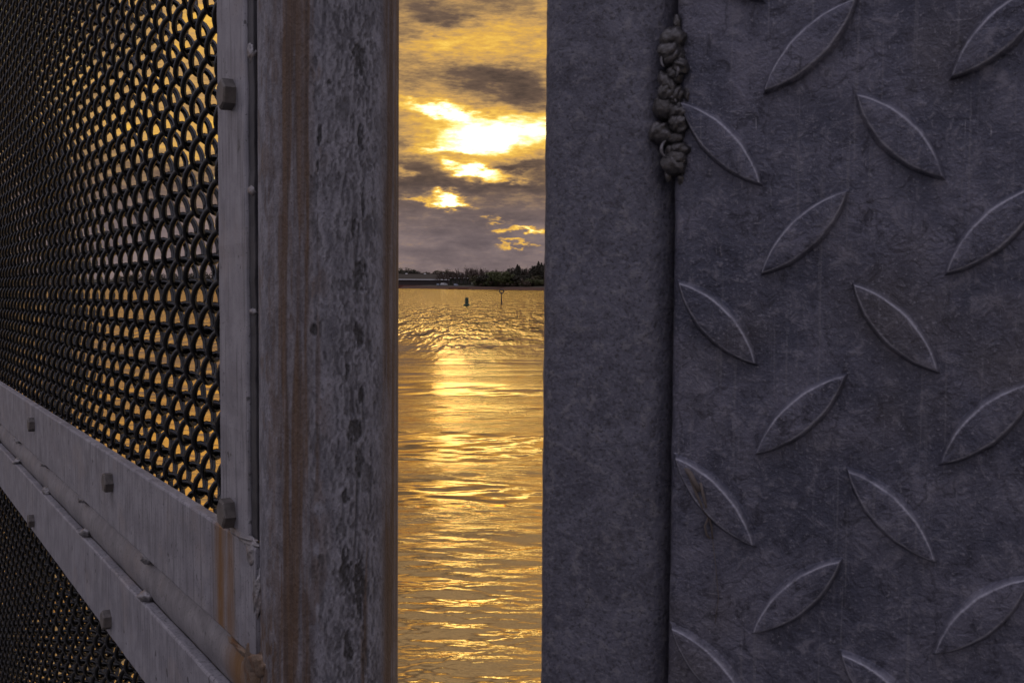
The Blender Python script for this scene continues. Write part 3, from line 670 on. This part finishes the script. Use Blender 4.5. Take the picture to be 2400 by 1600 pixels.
# ================================================================== FAR SHORE: trees, buildings, vans, marks
def leaf_quads(pts, size, rg, mat_, name):
    n = len(pts); c = np.asarray(pts); d1 = rg.normal(size=(n, 3)); d1 /= np.linalg.norm(d1, axis=1)[:, None]
    d2 = rg.normal(size=(n, 3)); d2 = np.cross(d1, d2); d2 /= np.linalg.norm(d2, axis=1)[:, None]
    s = (size*rg.uniform(.5, 1.3, n))[:, None]
    V = np.stack([c-d1*s-d2*s*.6, c+d1*s-d2*s*.6, c+d1*s+d2*s*.6, c-d1*s+d2*s*.6], 1).reshape(-1, 3)
    return fastmesh(name, V, np.arange(4*n).reshape(-1, 4), mat_, False)
def limbs(rg, h, spread, levels, n0=6):
    V, Fc = [], []; tips = []
    def grow(p, d, L, r, lv):
        pts = [p]; q = p.copy(); dd = d.copy()
        for i in range(3):
            dd = (dd+Vector(rg.normal(0, .16, 3))).normalized(); q = q+dd*L/3; pts.append(q.copy())
        tube_vf(pts, [r, r*.85, r*.7, r*.5], 4, False, V, Fc)
        if lv == 0: tips.append(q); return
        for k in range(4 if lv > 1 else 5):
            t_ = rg.uniform(.45, 1); b = pts[0].lerp(pts[3], t_) if t_ < .98 else pts[3]
            nd = (dd+Vector(rg.normal(0, spread, 3))+Vector((0, 0, .25))).normalized(); grow(b, nd, L*rg.uniform(.5, .72), r*.5, lv-1)
    tr_V, tr_F = tube_vf([(0,0,-.5), (.05,0,h*.2), (0,.08,h*.42)], [h*.022, h*.018, h*.014], 6)
    for k in range(n0):
        a_ = 2*math.pi*k/n0+rg.uniform(-.4, .4); grow(Vector((0, 0, h*rg.uniform(.22, .42))), Vector((math.cos(a_)*.75, math.sin(a_)*.75, rg.uniform(.6, 1.3))).normalized(), h*.30, h*.019, levels)
    return (tr_V, tr_F), (V, Fc), tips
TREES = {}
for kind in range(10):
    rg = np.random.default_rng(200+kind)
    if kind < 3:      # bare
        tr, lb, tips = limbs(rg, 1.0*16, .55, 2, 9); TREES[kind] = (mesh('trunk', *tr, M_BARK, True), mesh('crown', *lb, M_TWIG), 16)
    elif kind < 7:    # leafy
        tr, lb, tips = limbs(rg, 12, .6, 1, 7)
        pts = []
        for t_ in tips+[Vector((rg.normal(0, 2), rg.normal(0, 2), rg.uniform(4, 11))) for _ in range(14)]:
            nn = rg.integers(30, 70); R_ = rg.uniform(.8, 1.9); q = rg.normal(0, .5, (nn, 3))*R_; pts += list(np.array(t_)+q*np.array([1, 1, .75]))
        TREES[kind] = (mesh('trunk', tr[0]+lb[0], tr[1]+[tuple(i+len(tr[0]) for i in f) for f in lb[1]], M_BARK), leaf_quads(pts, .34, rg, M_LEAF[[0, 1, 2, 0][kind-3]], 'crown'), 12)
    elif kind < 8:    # evergreen
        V, Fc = tube_vf([(0,0,-.5), (0,0,16)], [.3, .04], 6); pts = []
        for k in range(1300):
            z = 16*(rg.uniform(.08, 1)**.8); R_ = 3.1*(1-(z/16)**3)*(.55+.55*abs(math.sin(z*1.1+math.sin(z*2.7)))) * (.5+.5*min(1, z/4))+.2; a_ = rg.uniform(0, 6.283); rr = R_*rg.uniform(.1, 1)**.6; pts.append((rr*math.cos(a_), rr*math.sin(a_), z-rr*.3))
        TREES[kind] = (mesh('trunk', V, Fc, M_BARK), leaf_quads(pts, .3, rg, M_LEAF[1], 'crown'), 16)
    else:             # shrub
        pts = []
        for b in range(9):
            c_ = np.array([rg.normal(0, 1.6), rg.normal(0, 1.2), rg.uniform(.6, 2.4)]); pts += list(c_+rg.normal(0, .55, (60, 3)))
        V, Fc = [], []
        for b in range(6): tube_vf([(rg.normal(0, .3), rg.normal(0, .3), -.3), (rg.normal(0, 1), rg.normal(0, 1), 2.0)], [.08, .02], 4, True, V, Fc)
        TREES[kind] = (mesh('stem', V, Fc, M_BARK), leaf_quads(pts, .26, rg, M_LEAF[3 if kind == 8 else 2], 'foliage'), 3)
LAB = {'bare': ('bare_tree', 'tree'), 'leafy': ('leafy_tree', 'tree'), 'ever': ('evergreen_tree', 'tree'), 'shrub': ('shrub', 'shrub')}
def plant(px_, ytop, Yd, kind, label, group, wide=1.):
    fam = 'bare' if kind < 3 else 'leafy' if kind < 7 else 'ever' if kind < 8 else 'shrub'
    p = at(px_, ytop, Yd); g = float(ground(p[0], p[1])); h = max(1.2, p[2]-g); a_, b_, hh = TREES[kind]; k = h/hh*(1.0 if fam != 'shrub' else 1)
    if fam == 'leafy': k *= .96
    nm, cat = LAB[fam]; o = empty(nm, (p[0], p[1], g)); o.rotation_euler.z = random.uniform(0, 6.28); o.scale = (k*wide, k*wide, k)
    tag(o, label, cat, group); link('trunk' if fam != 'shrub' else 'stem', a_, o); link('crown' if fam != 'shrub' else 'foliage', b_, o); return o
G1, G2, G3, G4, G5 = 'trees behind the waterside building', 'tall bare trees on the far shore', 'evergreens on the far shore', 'leafy trees on the far shore', 'shrubs along the far bank'
rt = random.Random(3)
for i in range(15): plant(918+i*9.6+rt.uniform(-3, 3), 629+rt.uniform(-3, 4), 1215+rt.uniform(-15, 25), rt.choice([3, 4, 4, 6, 0, 1]), 'low dark tree behind the long roof on the far shore', G1, 1.5)
for x, y in [(1030, 628), (1040, 631), (1050, 627), (1062, 627), (1072, 624), (1082, 628), (1092, 623), (1100, 615), (1109, 617.5), (1116, 620), (1124, 623), (1133, 619), (1141, 622), (1149, 627)]:
    plant(x, y-2, 1065+rt.uniform(-12, 30), rt.choice([0, 1, 2]), 'tall bare tree above the wood right of the far buildings', G2, .8)
for x, y in [(1163, 628), (1169, 624), (1178, 627), (1186, 629), (1222, 620), (1230, 619), (1239, 621), (1245, 624)]:
    plant(x, y-4, 1010+rt.uniform(-12, 20), rt.choice([0, 1, 2]), 'bare tree standing among evergreens at the right of the far shore', G2, .8)
for i_, (x, y) in enumerate([(1205, 622), (1213, 619.5), (1217, 623), (1257, 617), (1262, 613), (1269, 616), (1196, 629), (1276, 618), (1289, 620)]):
    plant(x, y, 985+rt.uniform(-10, 20), 7 if i_ % 3 else 4, 'tall dark tree at the right end of the far shore', G3, 1.0)
for x, y in [(1120, 640), (1131, 642), (1142, 640), (1112, 644), (1152, 636), (1160, 635), (1170, 634), (1181, 635), (1190, 637), (1200, 640), (1209, 643), (1219, 641), (1228, 642), (1238, 639), (1247, 638), (1256, 640), (1266, 636)]:
    plant(x, y, 972+rt.uniform(-8, 14)+max(0, (1190-x))*.65, 5 if 1148 < x < 1200 else rt.choice([3, 4, 4, 6]), 'green leafy tree in the middle of the far wood' if 1148 < x < 1200 else 'dull olive tree low in the far wood', G4, 1.3)
for i in range(26):
    x = 1120+i*6.2+rt.uniform(-2, 2); plant(x, rt.uniform(655, 662)+(2 if x < 1180 else 0), 950+max(0, 1230-x)*.62+rt.uniform(0, 10), rt.choice([8, 8, 9]), 'low shrub on the reddish bank of the far shore', G5, 1.2)

def far_wood():
    rg = np.random.default_rng(9); pts = []
    for X in np.concatenate([np.arange(-760, -145, 7.), np.arange(45, 330, 7.)]):
        for k in range(2):
            Yd = float(shoreY(X))+rg.uniform(15, 110); g = float(ground(X, Yd)); h = rg.uniform(8, 17); n = 130
            q = rg.normal(0, 1, (n, 3)); q /= np.linalg.norm(q, axis=1)[:, None]; q *= rg.uniform(.3, 1, (n, 1))**.5
            pts.append(np.array([X+rg.uniform(-4, 4), Yd, g+h*.5])+q*np.array([5., 5., h*.52]))
    tag(link('far_wood', leaf_quads(np.concatenate(pts), .9, rg, M_LEAF[1], 'far_wood')), 'dark wood along the rest of the far shore', 'wood', kind='stuff')
far_wood()

M_WALLB = simple('brown_cladding', (.050, .036, .034), .8, 0, .3, .4); M_WALLG = simple('dark_green_cladding', (.040, .042, .026), .8, 0, .3, .4)
M_ROOF = simple('brown_roof', (.034, .024, .013), .85, 0, .3, .3); M_WHITE = simple('white_paint', (.8, .78, .76), .5, 0, .05, 1); M_PALE = simple('pale_panel', (.36, .34, .27), .7, 0, .1, 1)
M_BRICKRED = simple('red_bulkhead', (.13, .045, .030), .85, 0, .3, .5); M_GLASS = simple('dark_window_glass', (.03, .03, .035), .12, 0, .1, 1); M_TYRE = simple('tyre_rubber', (.02, .02, .02), .8); M_BLUE = simple('pale_blue_paint', (.42, .46, .55), .45, 0, .1, 1)
def building(name, label, px0, px1, yeave, yridge, Yd, depth, wallm, fascia, vents, windows, extra=None):
    p0, p1 = at(px0, yeave, Yd), at(px1, yeave, Yd); ez = (p0[2]+p1[2])/2; L = p1[0]-p0[0]; g = float(min(ground(p0[0], Yd), ground(p1[0], Yd)))
    rz = at((px0+px1)/2, yridge, Yd+depth/2)[2]
    b = empty(name, (p0[0], Yd, g-.4)); tag(b, label, 'building'); z0, z1 = 0, ez-g+.4; zr = rz-g+.4
    link('wall', box_me('wall', (0, 0, z0), (L, depth, z1), wallm), b)
    V = [(-1, -1, z1+.02), (L+1, -1, z1+.02), (L+1, depth+1, z1+.02), (-1, depth+1, z1+.02), (-1, depth/2, zr), (L+1, depth/2, zr)]
    rf = link('roof', mesh('roof', V, [(0, 1, 5, 4), (2, 3, 4, 5), (0, 4, 3), (1, 2, 5), (3, 2, 1, 0)], M_ROOF), b)
    for a_, c_ in fascia: link('fascia', box_me('fascia', (a_*L-1, -1.25, z1-.45), (c_*L+1, -1.02, z1+.42), M_WHITE), b)
    for t_ in vents: link('vent', box_me('vent', (t_*L-1.1, depth/2-.6, zr-.3), (t_*L+1.1, depth/2+.6, zr+.75), M_WHITE, .1), rf)
    for t_, wd, za, zb in windows:
        wn_ = link('window', box_me('window_frame', (t_*L, -.10, za), (t_*L+wd, .05, zb), M_PALE), b); link('pane', box_me('pane', (t_*L+.12, -.13, za+.12), (t_*L+wd-.12, -.101, zb-.12), M_GLASS), wn_)
    return b, L, z1
building('long_building', 'long low brown building with white eave line at the left of the far shore', 895, 1052, 655, 642, 1132, 40, M_WALLB, [(0, 1)], [.34, .62, .90], [(.18+.06*k, 2.2, 2.6, 4.6) for k in range(13)])
b2, L2, zz2 = building('green_building', 'dark green waterside building with two white eave strips beside the long building', 1053, 1112, 651.5, 643, 1098, 22, M_WALLG, [(.02, .36), (.52, .98)], [.40], [(.12+.16*k, 2.0, 2.6, 4.8) for k in range(5)])
link('corner_panel', box_me('corner_panel', (L2*.88, -.12, 1.0), (L2*.985, .02, zz2-.8), M_PALE), b2)
# red bulkhead along the quay
for px0, px1, Yd, lab in [(900, 1050, 1118, 'red-brown quay wall below the long building'), (1052, 1182, 1010, 'thin red-brown quay wall right of the vans')]:
    p0, p1 = at(px0, 668, Yd), at(px1, 668, Yd); q = link('quay_wall', box_me('quay_wall', (p0[0], 0, -.8), (p1[0], 1.2, 3.2 if px0 < 1000 else 1.2), M_BRICKRED, .1), None, (0, float(min(shoreY(p0[0]), shoreY(p1[0])))-1.0 if False else Yd-6, 0)); tag(q, lab, 'wall')
def van(px_, ybase, Yd, Lm, Hm, m, label):
    p = at(px_, ybase, Yd); g = float(ground(p[0], Yd)); o = empty('parked_van', (p[0], Yd, max(g, p[2]))); tag(o, label, 'van')
    pr = [(-.5, .25), (-.5, .95), (-.42, 1.0), (.18, 1.0), (.32, .62), (.48, .52), (.5, .25)]
    V = [(x*Lm, -1, z*Hm) for x, z in pr]+[(x*Lm, 1, z*Hm) for x, z in pr]; n = len(pr); Fc = [tuple(range(n)), tuple(range(2*n-1, n-1, -1))]+[(i, i+n, (i+1) % n+n, (i+1) % n) for i in range(n)]
    link('body', mesh('body', V, Fc, m), o)
    for x in (-.32, .32):
        for y in (-1.02, .82):
            V, Fc = lathe_vf([(.36, 0), (.36, .2)], 14); link('wheel', mesh('wheel', V, Fc, M_TYRE), o, (x*Lm, y+.2, .36), (math.pi/2, 0, 0))
    link('side_window', box_me('side_window', (.02*Lm, -1.03, .62*Hm), (.2*Lm, -1.004, .9*Hm), M_GLASS), o)
    return o
van(1041, 669, 1082, 6.6, 2.6, M_WHITE, 'white van parked in front of the long building'); van(1029, 670, 1085, 4.6, 2.2, M_BLUE, 'pale blue-grey van parked behind the white van'); van(1069, 673, 1052, 4.2, 2.3, M_BLUE, 'pale van parked in front of the dark green building')

# ------------------------------------------------------------------ marks in the water
M_CAN = simple('green_buoy_paint', (.018, .045, .026), .5, 0, .3, 3); M_POLE = simple('dark_pile', (.045, .022, .020), .8, 0, .3, 3); M_RING = simple('ring_dark_paint', (.035, .025, .030), .6)
p = at(1094, 715.6, 215.5); by = empty('can_buoy', (p[0], p[1], 0)); tag(by, 'dark green can buoy floating in the golden water', 'buoy')
V, Fc = lathe_vf([(.40, -.5), (.62, -.4), (.64, .05), (.60, .22), (.42, .28)], 24); link('float', mesh('float', V, Fc, M_CAN, False), by)
V, Fc = lathe_vf([(.34, .27), (.345, .6), (.345, 1.45), (.31, 1.5)], 24); link('can', mesh('can', V, Fc, M_CAN, False), by)
V, Fc = tube_vf([(.12*math.cos(t_), 0, 1.52+.12*math.sin(t_)) for t_ in np.linspace(0, math.pi, 10)], .025, 6); link('lifting_eye', mesh('lifting_eye', V, Fc, M_CAN, True), by)
def mark(px_, Yd, ztop, label):
    p = at(px_, 700, Yd); o = empty('channel_marker', (p[0], Yd, 0)); tag(o, label, 'marker', 'channel markers with ring topmarks')
    V, Fc = lathe_vf([(.15, -1.5), (.15, ztop*.35), (.11, ztop*.38), (.08, ztop-.62)], 12); link('pole', mesh('pole', V, Fc, M_POLE), o)
    V, Fc = lathe_vf([(.28, -.3), (.28, .08), (.16, .12)], 14); link('collar', mesh('collar', V, Fc, M_POLE), o)
    R_ = .40; V, Fc = tube_vf([(R_*math.cos(t_), 0, ztop-.36+.02+R_*math.sin(t_)) for t_ in np.linspace(0, 2*math.pi, 25)], .13, 8); link('ring_topmark', mesh('ring_topmark', V, Fc, M_RING, True), o)
mark(1175.6, 229, 3.05, 'dark pole with a ring topmark standing in the water right of the buoy')
mark(928.5, 229, 2.75, 'ring-topped pole just showing past the edge of the round post')
